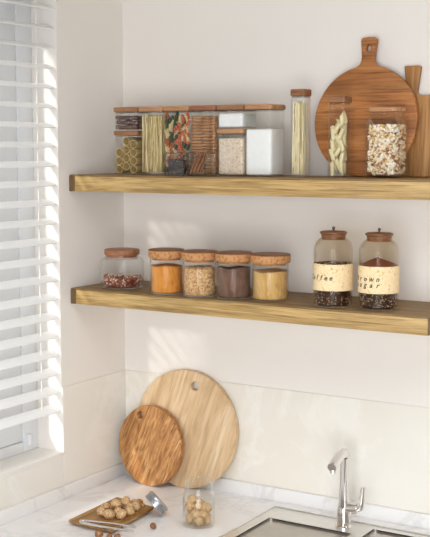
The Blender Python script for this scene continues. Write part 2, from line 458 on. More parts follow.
sink = thing('kitchen_sink', 'brushed steel inset sink with two basins in the white worktop', 'sink', (0, 0, 0))
RX0, RX1, RY0, RY1, RZ = 0.540, 1.262, -0.512, -0.068, 0.004
B = [(0.572, 0.806, -0.48, -0.155), (0.838, 1.23, -0.48, -0.096)]
m = MB()
xs = [RX0, B[0][0], B[0][1], B[1][0], B[1][1], RX1]
def rim(x0, x1, y0, y1): box(m, x0, x1, y0, y1, 0.0002, RZ)
rim(RX0, B[0][0], RY0, RY1); rim(B[1][1], RX1, RY0, RY1); rim(B[0][1], B[1][0], RY0, RY1)
rim(B[0][0], B[0][1], B[0][3], RY1); rim(B[0][0], B[0][1], RY0, B[0][2])
rim(B[1][0], B[1][1], B[1][3], RY1); rim(B[1][0], B[1][1], RY0, B[1][2])
m.build('sink_rim', M['steel'], sink, 0)
m = MB(); e = 0.004
for x0, x1, y0, y1 in ((RX0, RX1, RY1-e, RY1), (RX0, RX1, RY0, RY0+e), (RX0, RX0+e, RY0, RY1), (RX1-e, RX1, RY0, RY1)):
    box(m, x0, x1, y0, y1, RZ, RZ+0.0025, 0.001)
m.build('rim_lip', M['chrome'], sink)
for x0, x1, y0, y1 in B:
    m = MB(); cx, cy = (x0+x1)/2, (y0+y1)/2
    def rg(w, d, r, z): return [(cx+p[0], cy+p[1], z) for p in rrect(w, d, r, z)]
    w, d = x1-x0, y1-y0
    loft(m, [rg(w+0.004, d+0.004, 0.012, -0.001), rg(w+0.004, d+0.004, 0.014, -0.18), rg(w-0.03, d-0.03, 0.014, -0.2),
             rg(w-0.034, d-0.034, 0.012, -0.198), rg(w, d, 0.012, -0.178), rg(w, d, 0.010, RZ-0.0005)], True, False)
    loft(m, [rg(w-0.034, d-0.034, 0.012, -0.1985), rg(w-0.04, d-0.04, 0.012, -0.1985)], False, True)
    bs = m.build('basin', M['basin'], sink)
    m = MB(); lathe(m, [(0.035, -0.1975), (0.035, -0.195), (0.028, -0.196), (0.01, -0.197)], 24, cx, cy); m.build('drain', M['chrome'], bs)

FX, FY = 0.768, -0.12
fau = thing('kitchen_faucet', 'chrome single lever faucet with short angled spout behind the sink', 'faucet', (FX, FY, RZ))
m = MB(); lathe(m, [(0.021, 0), (0.021, 0.004), (0.0175, 0.007), (0.017, 0.046), (0.0155, 0.052)], 28); m.build('base', M['chrome'], fau)
m = MB()
loft(m, [rrect(w, w, w*0.3, z) for w, z in ((0.027, 0.051), (0.024, 0.07), (0.0195, 0.12), (0.0175, 0.178))]); m.build('column', M['chrome'], fau)
m = MB()
P = [(0, 0.006, 0.183), (0.0, -0.004, 0.192), (0.002, -0.03, 0.192), (0.005, -0.062, 0.184), (0.007, -0.088, 0.176)]
tube(m, P, [0.011, 0.0125, 0.0125, 0.0125, 0.0115], 20); sp = m.build('spout', M['chrome'], fau)
m = MB(); tube(m, [(0.006, -0.078, 0.172), (0.007, -0.081, 0.160)], 0.007, 16); m.build('aerator', M['chrome'], sp)
m = MB(); tube(m, [(0.008, 0, 0.05), (0.028, 0, 0.052), (0.038, 0, 0.054)], [0.013, 0.0135, 0.0125], 20); lv = m.build('lever_body', M['chrome'], fau)
m = MB(); tube(m, [(0.034, 0, 0.054), (0.043, 0, 0.058), (0.047, 0, 0.070), (0.0495, 0, 0.092), (0.0515, 0, 0.111)], [0.011, 0.0105, 0.008, 0.0065, 0.0055], 16)
m.build('lever_handle', M['chrome'], lv)

# ------------------------------------------------------------------ shelves
SD = 0.25
def shelf(label, zt, zb):
    o = thing('wall_shelf', label, 'shelf', (0, 0, zb), 0, 'floating oak shelves')
    h = zt-zb; x0 = 0.0008
    m = MB(); box(m, x0+0.018, L, -SD, -0.0006, 0, h-0.0045, 0.0012); m.build('board', M['oak'], o)
    m = MB(); box(m, x0, L, -SD+0.0007, -0.0006, h-0.0045, h, 0.0008); m.build('top_layer', M['oak_top'], o)['label'] = 'darker brown top surface'
    m = MB(); box(m, x0, x0+0.018, -SD-0.0008, -0.0006, 0, h-0.0045, 0.001); m.build('end_strip', M['oak_end'], o)['label'] = 'dark end grain strip at the wall'
    m = MB(); box(m, L, L+0.003, -SD+0.001, -0.0006, 0.0005, h-0.0005, 0.0008); m.build('end_cap', M['oak_end'], o)
    return o
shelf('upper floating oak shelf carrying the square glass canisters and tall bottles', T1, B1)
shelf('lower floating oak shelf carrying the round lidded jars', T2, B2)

# ------------------------------------------------------------------ glass vessels
def glass_box(label, x, y, z, w, d, h, lid_h, lid_mat, r=0.010, cat='canister', name='glass_canister', group='square glass canisters', glass='glass_box', lid_over=0.0007, lid_r=0.006):
    """rounded square glass canister with a flat wooden lid; x, y is the centre"""
    o = thing(name, label, cat, (x, y, z), 0, group)
    g = h - lid_h; t = 0.002
    m = MB()
    loft(m, [rrect(w-0.008, d-0.008, r*0.6, 0), rrect(w-0.002, d-0.002, r*0.9, 0.0015), rrect(w, d, r, 0.005), rrect(w, d, r, g-0.0005),
             rrect(w-2*t, d-2*t, r-t*0.7, g-0.0005), rrect(w-2*t, d-2*t, r-t*0.7, 0.005), rrect(w-2*t-0.004, d-2*t-0.004, r*0.6, 0.003)])
    m.build('glass_body', M[glass], o)
    m = MB(); lw, ld = w+2*lid_over, d+2*lid_over
    loft(m, [rrect(lw-0.003, ld-0.003, lid_r, g), rrect(lw, ld, lid_r, g+0.0015), rrect(lw, ld, lid_r, h-0.002), rrect(lw-0.004, ld-0.004, lid_r, h)])
    lid = m.build('lid', M[lid_mat], o)
    m = MB(); loft(m, [rrect(w-2*t-0.001, d-2*t-0.001, r-t*0.7, g-0.004), rrect(w-2*t-0.001, d-2*t-0.001, r-t*0.7, g+0.001)])
    m.build('seal', M['glass_smoke'], lid)
    return o

def fill_block(name, label, x, y, z, w, d, h, mat, cat, r=0.008, bumpy=0.002, mound=0.0):
    """a granular filling: rounded block with an uneven top"""
    m = MB(); rings = []
    for k, (ins, zz) in enumerate(((0.003, 0.0), (0, 0.003), (0, h*0.33), (0, h*0.66), (0, h-0.003))):
        rings.append(rrect(w-2*ins, d-2*ins, r, zz))
    top = []
    for s in (0.97, 0.8, 0.55, 0.3, 0.08):
        top.append([(p[0]*s, p[1]*s, h + mound*(1-s*s) + bumpy*noise.noise(Vector((p[0]*s*60+x*90, p[1]*s*60, z*9)))) for p in rrect(w, d, r, 0)])
    loft(m, rings+top)
    o = m.build(name, mat, loc=(x, y, z))
    return tag(o, label, cat, kind='stuff')

BW = 0.0785; PX = 0.0817; BX0 = 0.0985; BYF = -0.18; BD = 0.077; BH = 0.1805; LIDH = 0.013
bx = [BX0 + PX*i + BW/2 for i in range(6)]; BY = BYF + BD/2
TS = T1 + 0.0003
LOW = 0.117; UPZ = TS + LOW + 0.0006; UPH = BH - LOW - 0.0006
glass_box('square glass canister of pasta tubes, bottom of the leftmost stack', bx[0], BY, TS, BW, BD, LOW, 0.012, 'acacia')
glass_box('shallow glass canister of dark twigs stacked on the pasta tube canister', bx[0], BY, UPZ, BW, BD, UPH, LIDH, 'acacia')
glass_box('square glass canister of long dried noodles, tan lid', bx[1], BY, TS, BW, BD, BH, LIDH, 'acacia_light')
glass_box('square glass canister of red, green and cream spirals', bx[2], BY, TS, BW, BD, BH, LIDH, 'acacia_light')
glass_box('square glass canister packed with brown breadsticks', bx[3], BY, TS, BW, BD, BH, LIDH, 'acacia_red')
glass_box('square glass canister of beige oat flakes under a shallow canister', bx[4], BY, TS, BW, BD, LOW+0.003, 0.012, 'acacia_light')
glass_box('shallow glass canister of white sugar stacked on the oat flake canister', bx[4], BY, UPZ+0.003, BW, BD, UPH-0.003, LIDH, 'acacia')
glass_box('square glass canister two thirds full of white flour', bx[5], BY, TS, BW, BD, BH, LIDH, 'acacia_light')

IN = 0.0032   # inner floor of a canister
# pasta tubes
def tube_mesh(ro, ri, ln, mat, name):
    m = MB(); n = 22
    def ring(r, x): return [(x, r*math.cos(2*PI*i/n), r*math.sin(2*PI*i/n)) for i in range(n)]
    rs = [ring(ro, -ln/2), ring(ro, ln/2), ring(ri, ln/2), ring(ri, -ln/2)]
    loft(m, rs+[rs[0]], False, False); return m.build(name, mat)
tr = 0.0111
proto = None; cols = ((-0.0236, 3, 0), (0.0, 4, 1), (0.0236, 3, 0))
cols = ((-0.0238, 3, 0.0), (-0.0003, 4, 0.0078), (0.0232, 4, 0.0))
for cx, n, up in cols:
    for k in range(n):
        p = (bx[0]+cx, BYF+0.0375, TS+IN+tr+0.0002+up+k*(2*tr+0.0002))
        q = euler_q(0, 0, PI/2)
        lab = 'wide cream pasta tube lying end-on in the lower left canister'
        if proto is None:
            proto = tube_mesh(tr, tr-0.0014, 0.066, M['paccheri'], 'pasta_tube'); proto.location = p
            proto.rotation_mode = 'QUATERNION'; proto.rotation_quaternion = q
            tag(proto, lab, 'pasta', 'wide pasta tubes')
        else: copy_at(proto, p, q, lab, 'wide pasta tubes')
# dark twigs
proto = None
for i in range(14):
    row, k = divmod(i, 5)
    p = (bx[0]+random.uniform(-0.002, 0.002), BYF+0.010+k*0.0135, UPZ+IN+0.0065+row*0.0125)
    q = euler_q(random.uniform(0, 6), random.uniform(-0.03, 0.03), random.uniform(-0.03, 0.03))
    lab = 'dark brown dried twig lying in the topmost left canister'
    if proto is None:
        m = MB(); tube(m, [(-0.035+0.01*j, 0.0008*math.sin(j*2.1), 0.0008*math.cos(j*1.7)) for j in range(8)], [0.0052+0.0008*math.sin(j*3.3) for j in range(8)], 9)
        proto = m.build('twig', M['twig']); proto.location = p; proto.rotation_mode = 'QUATERNION'; proto.rotation_quaternion = q
        tag(proto, lab, 'twig', 'dried twigs')
    else: copy_at(proto, p, q, lab, 'dried twigs')
# dried noodles: a tangle of upright strips
m = MB()
for i in range(150):
    x = random.uniform(-0.033, 0.033); y = random.uniform(-0.032, 0.032) if i > 60 else random.uniform(-0.0325, -0.027)
    dx, dy = random.gauss(0, 0.004), random.gauss(0, 0.002); ph = random.uniform(0, 6); a = random.uniform(0.0005, 0.002)
    h = random.uniform(0.143, 0.154)
    cl = lambda v: max(-0.0295, min(0.0295, v))
    pts = [(cl(x+dx*(t-0.5)*2+a*math.sin(ph+t*7)), max(-0.0300, min(0.0300, y+dy*(t-0.5)*2)), IN+0.004+h*t) for t in [j/9 for j in range(10)]]
    tube(m, pts, random.uniform(0.0011, 0.0024), 5, mi=random.choice([0, 0, 1, 1, 2, 3]))
tag(m.build('dried_noodles', [M['noodle%d' % i] for i in range(4)], loc=(bx[1], BY, TS)), 'pale olive dried noodles standing upright in the square canister', 'noodles', kind='stuff')
# fusilli
def fusilli(mat):
    m = MB(); n = 26; ln = 0.021; rings = []
    for i in range(n+1):
        x = -ln/2+ln*i/n; a = i/n*2.0*PI; r = 0.0050
        ring = []
        for j in range(12):
            th = 2*PI*j/12; rr = r*(0.62+0.38*math.cos(3*th)); ring.append((x, rr*math.cos(th+a), rr*math.sin(th+a)))
        rings.append(ring)
    loft(m, rings); return m.build('pasta_spiral', mat)
fus = {}
fcol = ['green', 'red', 'cream']
cnt = 0
for layer in range(2):
    for r in range(13):
        for c in range(6):
            x = -0.031+c*0.0124+random.uniform(-0.0015, 0.0015); z = IN+0.013+r*0.0118+random.uniform(-0.002, 0.002)
            if z > 0.157: continue
            if layer and (r*6+c) % 2: continue
            y = -0.0315 + layer*0.010 + random.uniform(0, 0.003)
            col = random.choice(['green', 'green', 'red', 'cream', 'cream', 'red']) if layer == 0 else 'green'
            p = (bx[2]+x, BY+y, TS+z); q = euler_q(random.uniform(0, 6), PI/2+random.uniform(-0.8, 0.8), random.uniform(-0.15, 0.15))
            nm = {'green': 'dark green', 'red': 'orange red', 'cream': 'cream'}[col]
            lab = nm + ' pasta spiral in the square canister behind the two small dishes'
            if col not in fus:
                o = fusilli(M['fusilli_'+col]); o.location = p; o.rotation_mode = 'QUATERNION'; o.rotation_quaternion = q
                fus[col] = tag(o, lab, 'pasta', nm+' pasta spirals')
            else: copy_at(fus[col], p, q, lab, nm+' pasta spirals')
# breadsticks lying across
proto = None
for r in range(19):
    for k in range(2):
        p = (bx[3]+random.uniform(-0.0015, 0.0015), BYF+0.008+k*0.0085+random.uniform(-0.001, 0.001), TS+IN+0.0043+r*0.0079)
        q = euler_q(random.uniform(0, 6), random.uniform(-0.012, 0.012), random.uniform(-0.01, 0.01))
        lab = 'thin brown breadstick lying flat in the packed square canister'
        if proto is None:
            m = MB(); tube(m, [(-0.036+0.012*j, 0.0003*math.sin(j*2), 0.0003*math.cos(j*2.6)) for j in range(7)], 0.0038, 10)
            proto = m.build('breadstick', M['breadstick']); proto.location = p; proto.rotation_mode = 'QUATERNION'; proto.rotation_quaternion = q
            tag(proto, lab, 'breadstick', 'breadsticks')
        else: copy_at(proto, p, q, lab, 'breadsticks')
iw = BW-0.0052; idp = BD-0.0052
fill_block('oat_flakes', 'beige oat flakes filling the lower square canister', bx[4], BY, TS+IN, iw, idp, 0.092, M['oats'], 'oats')
fill_block('sugar', 'white sugar in the shallow stacked canister', bx[4], BY, UPZ+0.003+IN, iw, idp, 0.034, M['sugar'], 'sugar')
fill_block('flour', 'white flour heaped in the rightmost square canister', bx[5], BY, TS+IN, iw, idp, 0.113, M['flour'], 'flour', bumpy=0.006, mound=0.004)

# two small open dishes in front of the spirals
def dish(label, x, y, w, d, h):
    o = thing('glass_dish', label, 'dish', (x, y, TS), 0, 'small open glass dishes')
    m = MB(); t = 0.0028
    loft(m, [rrect(w-0.006, d-0.006, 0.004, 0), rrect(w-0.002, d-0.002, 0.005, 0.004), rrect(w, d, 0.005, h),
             rrect(w-2*t, d-2*t, 0.003, h), rrect(w-2*t-0.002, d-2*t-0.002, 0.003, 0.005), rrect(w-2*t-0.004, d-2*t-0.004, 0.003, 0.0035)])
    m.build('glass_body', M['glass'], o)
    m = MB(); loft(m, [rrect(w+0.002, d+0.002, 0.005, h-0.004), rrect(w+0.003, d+0.003, 0.005, h-0.002), rrect(w+0.002, d+0.002, 0.005, h), rrect(w-2*t, d-2*t, 0.003, h), rrect(w-2*t, d-2*t, 0.003, h-0.004), rrect(w+0.002, d+0.002, 0.005, h-0.004)], False, False)
    m.build('rim', M['glass_smoke'], o)
    for sx in (-1, 1):
        m = MB(); box(m, sx*(w/2-0.003)-0.0018, sx*(w/2-0.003)+0.0018, -d/2-0.0008, -d/2+0.002, 0.003, h-0.004, 0.0006)
        m.build('corner_edge', M['glass_smoke'], o)
    return o
DW, DD, DH = 0.063, 0.052, 0.060
d1 = (0.3375, -0.2165); d2 = (0.4035, -0.2165)
dish('small open glass dish of black peppercorns', d1[0], d1[1], DW, DD, DH)
dish('small open glass dish holding cinnamon sticks', d2[0], d2[1], DW-0.004, DD, DH)
m = MB()
for i in range(620):
    x = random.uniform(-1, 1)*(DW/2-0.0082); y = random.uniform(-1, 1)*(DD/2-0.0082); z = random.uniform(0.006, 0.043)
    if i % 3: y = -(DD/2-0.0080)
    chunk(m, (x, y, z), (0.0027,)*3, sub=1, rough=0.25, mi=random.choice([0, 0, 0, 1, 1, 2]))
tag(m.build('peppercorns', [M['pepper%d' % i] for i in range(3)], loc=(d1[0], d1[1], TS)), 'black peppercorns filling the small open dish', 'peppercorns', kind='stuff')
proto = None
for i in range(7):
    x0 = -0.020+0.0055*i; lean = 0.36+0.05*math.sin(i*2.4)
    y = -0.014 + 0.0105*(i % 3)
    a = Vector((d2[0]-0.0225+0.003*i, d2[1]+y, TS+0.0085)); bb = Vector((d2[0]-0.004+0.0043*i, d2[1]+y+0.003, TS+0.060+0.002*(i % 3)))
    p = (a+bb)/2; q = dir_q(bb-a)
    lab = 'rolled brown cinnamon stick leaning in the small open dish'
    if proto is None:
        m = MB()
        for s in (-1, 1):
            pts = []
            for t in range(15):
                th = t/14*1.6*PI; r = 0.0022*(1-0.5*t/14)+0.0004
                pts.append((s*(-0.0022+r*math.cos(th))*1.0, r*math.sin(th)))
            prof = pts + [(u*0.75, v*0.75) for u, v in pts[::-1]]
            loft(m, [[(x, u, v) for u, v in prof] for x in (-0.029, 0.029)])
        proto = m.build('cinnamon_stick', M['cinnamon']); proto.location = p; proto.rotation_mode = 'QUATERNION'; proto.rotation_quaternion = q
        tag(proto, lab, 'cinnamon', 'cinnamon sticks')
    else: copy_at(proto, p, q, lab, 'cinnamon sticks')

# tall bottles and the wide jar on the upper shelf
sg = (0.641, -0.129); SGW = 0.040
glass_box('tall slim square bottle of spaghetti with a dark lid', sg[0], sg[1], TS, SGW, SGW, 0.2165, 0.017, 'acacia', 0.006, 'bottle', 'spaghetti_bottle', None, 'glass', 0.0003, 0.004)
m = MB()
for i in range(95):
    x = random.uniform(-1, 1)*0.0140; y = random.uniform(-1, 1)*0.0140
    if i % 2: y = -0.0148
    dx = random.gauss(0, 0.0022); a = random.uniform(0, 0.0012); ph = random.uniform(0, 6); h = random.uniform(0.170, 0.181)
    cl = lambda v: max(-0.0148, min(0.0148, v))
    tube(m, [(cl(x+dx*(t-0.5)*2+a*math.sin(ph+t*5)), cl(y), IN+0.003+h*t) for t in (0, 0.17, 0.34, 0.5, 0.67, 0.84, 1)], 0.0011, 5, mi=random.choice([0, 0, 1, 2, 2, 3]))
tag(m.build('spaghetti', [M['spaghetti%d' % i] for i in range(4)], loc=(sg[0], sg[1], TS)), 'bundle of pale spaghetti standing in the tall slim bottle', 'spaghetti', kind='stuff')

pn = (0.747, -0.127); PNW = 0.045
glass_box('tall square glass bottle of penne in front of the round paddle board', pn[0], pn[1], TS, PNW, PNW, 0.197, 0.016, 'acacia', 0.006, 'bottle', 'penne_bottle', None, 'glass', 0.0003, 0.004)
def penne():
    m = MB(); n = 18; ln = 0.0265; ro, ri = 0.0054, 0.0041
    def ring(r, x0): return [(x0 + 0.9*r*math.cos(2*PI*i/n), r*math.cos(2*PI*i/n)*(1+0.03*(i % 2)), r*math.sin(2*PI*i/n)*(1+0.03*(i % 2))) for i in range(n)]
    rs = [ring(ro, -ln/2), ring(ro, ln/2), ring(ri, ln/2), ring(ri, -ln/2)]
    loft(m, rs+[rs[0]], False, False); return m.build('penne', M['penne'])
proto = None
for lay in range(5):
    for c in range(3):
        for r in range(2):
            if lay == 4 and c == 0: continue
            x = -0.0120+0.0120*c+random.uniform(-0.001, 0.001); y = -0.0122+0.0150*r+(0.003 if c == 1 else 0)
            z = IN+0.0185+lay*0.0295+(0.012 if c == 1 else 0)+0.006*r+random.uniform(-0.002, 0.002)
            if z > 0.1455: continue
            tilt = (0.50 if (lay+r) % 2 else -0.42) if c == 1 else random.choice([-0.22, 0.0, 0.25])
            tilt += random.gauss(0, 0.08)
            p = (pn[0]+x, pn[1]+y, TS+z); q = euler_q(random.uniform(0, 6), PI/2+tilt, random.uniform(-0.1, 0.1))
            lab = 'pale ribbed penne tube in the tall square bottle'
            if proto is None:
                proto = penne(); proto.location = p; proto.rotation_mode = 'QUATERNION'; proto.rotation_quaternion = q
                tag(proto, lab, 'pasta', 'penne in the tall bottle')
            else: copy_at(proto, p, q, lab, 'penne in the tall bottle')

nj = (0.865, -0.112); NW = 0.084
o = thing('seed_jar', 'wide square glass jar of mixed seeds with flat pale lid', 'jar', (nj[0], nj[1], TS))
m = MB(); t = 0.002
prof = [(NW-0.008, 0.008, 0), (NW-0.001, 0.012, 0.002), (NW, 0.014, 0.006), (NW, 0.014, 0.128), (NW-0.004, 0.014, 0.137), (NW-0.012, 0.016, 0.143), (NW-0.016, 0.016, 0.147), (NW-0.016, 0.016, 0.157)]
loft(m, [rrect(w, w, r, z) for w, r, z in prof] + [rrect(w-2*t, w-2*t, r-0.001, max(z, 0.003)) for w, r, z in prof[::-1]])
m.build('glass_body', M['glass'], o)
m = MB(); w = NW-0.010
loft(m, [rrect(w-0.003, w-0.003, 0.014, 0.1575), rrect(w, w, 0.014, 0.159), rrect(w, w, 0.014, 0.166), rrect(w-0.004, w-0.004, 0.013, 0.168)])
m.build('lid', M['acacia_light'], o)
m = MB(); hw = NW/2-0.0098
loft(m, [rrect(2*hw-0.012, 2*hw-0.012, 0.01, 0.006), rrect(2*hw-0.012, 2*hw-0.012, 0.01, 0.115)], mi=2)
for i in range(900):
    fx = i % 5
    s = random.uniform(0.0030, 0.0060); u = random.uniform(-hw, hw); z = random.uniform(0.009, 0.125)
    if fx < 3: p = (u, -hw+random.uniform(-0.001, 0.001), z)
    elif fx == 3: p = (hw+random.uniform(-0.001, 0.001), u, z)
    else: p = (u, random.uniform(-hw, hw), random.uniform(0.114, 0.126))
    chunk(m, p, (s, s*0.8, s*0.62), sub=1, mi=random.choice([0, 0, 0, 0, 1, 1, 2, 3, 3, 3, 4]), rough=0.3)
tag(m.build('mixed_seeds', [M['seed%d' % i] for i in range(5)], loc=(nj[0], nj[1], TS)), 'mixed cream and brown seeds filling the wide square jar', 'seeds', kind='stuff')

# boards on the upper shelf
def circ(r, n=72, cx=0, cz=0, a0=0, a1=2*PI): return [(cx+r*math.cos(a0+(a1-a0)*i/n), cz+r*math.sin(a0+(a1-a0)*i/n)) for i in range(n)]
R1 = 0.1385
ol = []
ha = math.radians(90)
half = math.asin(0.019/R1)
a_s = ha + half + 0.10; a_e = ha - half - 0.10 + 2*PI
for i in range(91):
    a = a_s + (a_e-a_s)*i/90; ol.append((R1*math.cos(a), R1*math.sin(a)))
zt = R1
ol += [(0.0215, zt+0.003), (0.0178, zt+0.012), (0.0172, zt+0.022), (0.0192, zt+0.045), (0.0212, zt+0.060), (0.0205, zt+0.066), (0.016, zt+0.0695), (0.0, zt+0.0705),
       (-0.016, zt+0.0695), (-0.0205, zt+0.066), (-0.0212, zt+0.060), (-0.0192, zt+0.045), (-0.0172, zt+0.022), (-0.0178, zt+0.012), (-0.0215, zt+0.003)]
ol = [(x, z+R1) for x, z in ol]
hole = [(0.0058*math.cos(a), 2*R1+0.043+0.0085*math.sin(a)) for a in [2*PI*i/20 for i in range(20)]]
pb = plate('paddle_board', [ol, hole], 0.016, 0.003, M['walnut_board'])
pb.location = (0.780, -0.068, TS+0.0008); pb.rotation_euler = (math.radians(-6.5), math.radians(-0.5), 0)
tag(pb, 'round dark walnut paddle board with holed handle leaning on upper shelf', 'cutting board')
# rectangular board with a handle
HX = 0.889
def smooth_corner(pts, r=0.008, n=5):
    out = []
    k = len(pts)
    for i in range(k):
        p, q, s = Vector(pts[i-1]), Vector(pts[i]), Vector(pts[(i+1) % k])
        rr = min(r, (p-q).length*0.4, (s-q).length*0.4)
        a = q+(p-q).normalized()*rr; c = q+(s-q).normalized()*rr
        out += [tuple((1-t)**2*a+2*t*(1-t)*q+t*t*c) for t in (j/n for j in range(n+1))]
    return out
H = 0.200
pts = [(-0.10, 0), (0.10, 0), (0.10, H), (0.020, H), (0.0135, H+0.006), (0.0215, H+0.072), (-0.0215, H+0.072), (-0.0135, H+0.006), (-0.020, H), (-0.10, H)]
rb = plate('handled_board', [smooth_corner(pts, 0.006)], 0.014, 0.0025, M['oak_board'])
rb.location = (HX, -0.030, TS+0.0005); rb.rotation_euler = (math.radians(-2.6), 0, 0)
tag(rb, 'rectangular light oak board with tapered handle behind the round paddle board', 'cutting board')

# ------------------------------------------------------------------ lower shelf jars
TL = T2 + 0.0003
def round_jar(name, label, c, r, h_glass, lid_r, lid_h, side, top, shoulder=True, group=None, neck=None):
    o = thing(name, label, 'jar', (c[0], c[1], TL), 0, group)
    t = 0.0022; nk = neck or r*0.86
    if shoulder: prof = [(r*0.86, 0), (r*0.96, 0.002), (r, 0.007), (r, h_glass*0.76), (r*0.985, h_glass*0.83), (r*0.93, h_glass*0.895), (nk, h_glass*0.935), (nk, h_glass)]
    else: prof = [(r*0.93, 0), (r*0.985, 0.002), (r, 0.005), (r, h_glass-0.004), (r*0.975, h_glass-0.001), (r*0.95, h_glass)]
    m = MB(); lathe(m, prof + [(a-t, max(z, 0.0035)) for a, z in prof[::-1]], 56)
    m.build('glass_body', M['glass'], o)
    m = MB(); g = h_glass+0.0003
    lathe(m, [(lid_r-0.0035, g), (lid_r-0.001, g+0.001), (lid_r, g+0.004), (lid_r, g+lid_h-0.0035)], 56, cap1=False)
    lathe(m, [(lid_r, g+lid_h-0.0035), (lid_r-0.0008, g+lid_h-0.0018), (lid_r-0.0018, g+lid_h-0.0005), (lid_r-0.004, g+lid_h), (0.002, g+lid_h)], 56, cap0=False, mi=1)
    lid = m.build('lid', [M[side], M[top]], o)
    m = MB(); lathe(m, [(nk-t-0.001, g-0.006), (nk-t-0.001, g+0.0005)], 40); m.build('plug', M[side], lid)
    return o

def powder(name, label, c, r, h, mat, cat, amp=0.004, mound=0.0, n=48):
    m = MB(); rings = [circle(r-0.003, 0.0, n), circle(r, 0.003, n), circle(r, h*0.5, n)]
    for s in (1.0, 0.8, 0.55, 0.3, 0.05):
        rings.append([(x*s, y*s, h + mound*(1-s) + amp*noise.noise(Vector((x*s*28+c[0]*40, y*s*28, 2.2)))) for x, y, _ in circle(r, 0, n)])
    loft(m, rings); o = m.build(name, mat, loc=(c[0], c[1], TL+0.004))
    return tag(o, label, cat, kind='stuff')

j0 = (0.1140, -0.166)
round_jar('bean_jar', 'wide shouldered glass jar a third full of pinkish beans', j0, 0.0605, 0.0905, 0.0485, 0.0155, 'acacia_red', 'acacia', True, None, 0.046)
m = MB(); rr = 0.0605-0.0098
lathe(m, [(rr-0.010, 0.002), (rr-0.008, 0.022), (0.002, 0.024)], 30, mi=2)
for i in range(520):
    a = random.uniform(0, 2*PI); s = random.uniform(0.0024, 0.0036)
    if i % 2: rad = rr-0.002; z = random.uniform(0.003, 0.028)
    else: rad = rr*math.sqrt(random.random()); z = random.uniform(0.020, 0.028)
    z += 0.003*math.sin(a*2+1)*(z > 0.02)
    chunk(m, (rad*math.cos(a), rad*math.sin(a), max(z, 0.0065)), (s*1.25, s*0.85, s*0.75), sub=1, mi=random.choice([0, 0, 1, 2, 3, 3]))
tag(m.build('pink_beans', [M['bean%d' % i] for i in range(4)], loc=(j0[0], j0[1], TL+0.003)), 'pinkish brown speckled beans in the wide shouldered jar', 'beans', kind='stuff')

SJ = [((0.2866, -0.2040), 0.0434, 'spice jar of orange turmeric powder, nearest the bean jar', 'turmeric', 'orange turmeric powder in the cork lidded jar', 'turmeric_powder', 0.070),
      ((0.3869, -0.1995), 0.0438, 'spice jar of coarse tan crumbs beside the orange powder', 'crumbs', 'coarse tan nut crumbs in the cork lidded jar', 'nut_crumbs', 0.072),
      ((0.4834, -0.1870), 0.0444, 'spice jar of dark cocoa powder between two tan fillings', 'cocoa', 'dark brown cocoa powder in the cork lidded jar', 'cocoa_powder', 0.074),
      ((0.5837, -0.1775), 0.0458, 'spice jar of pale yellow ginger powder, last of the cork lidded row', 'ginger', 'pale yellow ginger powder in the cork lidded jar', 'ginger_powder', 0.070)]
for c, r, lab, mt, lab2, nm, h in SJ:
    round_jar('spice_jar', lab, c, r*1.03, 0.0945, r*1.11, 0.0225, 'cork_side', 'cork_top', False, 'cork lidded spice jars', r*0.93)
    if mt == 'crumbs':
        m = MB(); rr = r*1.03-0.0052
        lathe(m, [(rr-0.003, 0), (rr-0.001, 0.003), (rr-0.001, h-0.004), (0.002, h)], 40)
        for i in range(900):
            a = random.uniform(0, 2*PI); s = random.uniform(0.0012, 0.0024)
            if i % 3: q = (rr-0.0006, random.uniform(0.003, h-0.002))
            else: q = (rr*math.sqrt(random.random()), h-0.002+random.uniform(-0.001, 0.002))
            chunk(m, (q[0]*math.cos(a), q[0]*math.sin(a), q[1]), (s, s, s*0.7), sub=1, rough=0.3)
        tag(m.build(nm, M['crumbs'], loc=(c[0], c[1], TL+0.004)), lab2, 'crumbs', kind='stuff')
    else:
        powder(nm, lab2, c, r*1.03-0.0032, h, M[mt], 'powder', 0.006)

# canisters with cork labels and lettering
CAM_A = None
def lettering(text_rows, R, z_rows, ang0, step, view_ang, size, parent):
    m = MB(); dg = None
    for row, z0 in zip(text_rows, z_rows):
        for i, ch in enumerate(row):
            cu = bpy.data.curves.new('glyph', 'FONT'); cu.body = ch; cu.size = size; cu.shear = 0.28; cu.align_x = 'CENTER'
            cu.extrude = 0.0; cu.offset = 0.00035; cu.resolution_u = 4
            t = bpy.data.objects.new('glyph', cu); COL.objects.link(t)
            dg = bpy.context.evaluated_depsgraph_get()
            me = bpy.data.meshes.new_from_object(t.evaluated_get(dg))
            base = view_ang + math.radians(ang0 + step*i)
            vs = []
            for v in me.vertices:
                a = base + v.co.x/R
                vs.append((R*math.cos(a), R*math.sin(a), z0+v.co.y))
            m.add(vs, [tuple(p.vertices) for p in me.polygons])
            bpy.data.objects.remove(t); bpy.data.curves.remove(cu); bpy.data.meshes.remove(me)
    o = m.build('lettering', M['ink'], parent, 0)
    return o

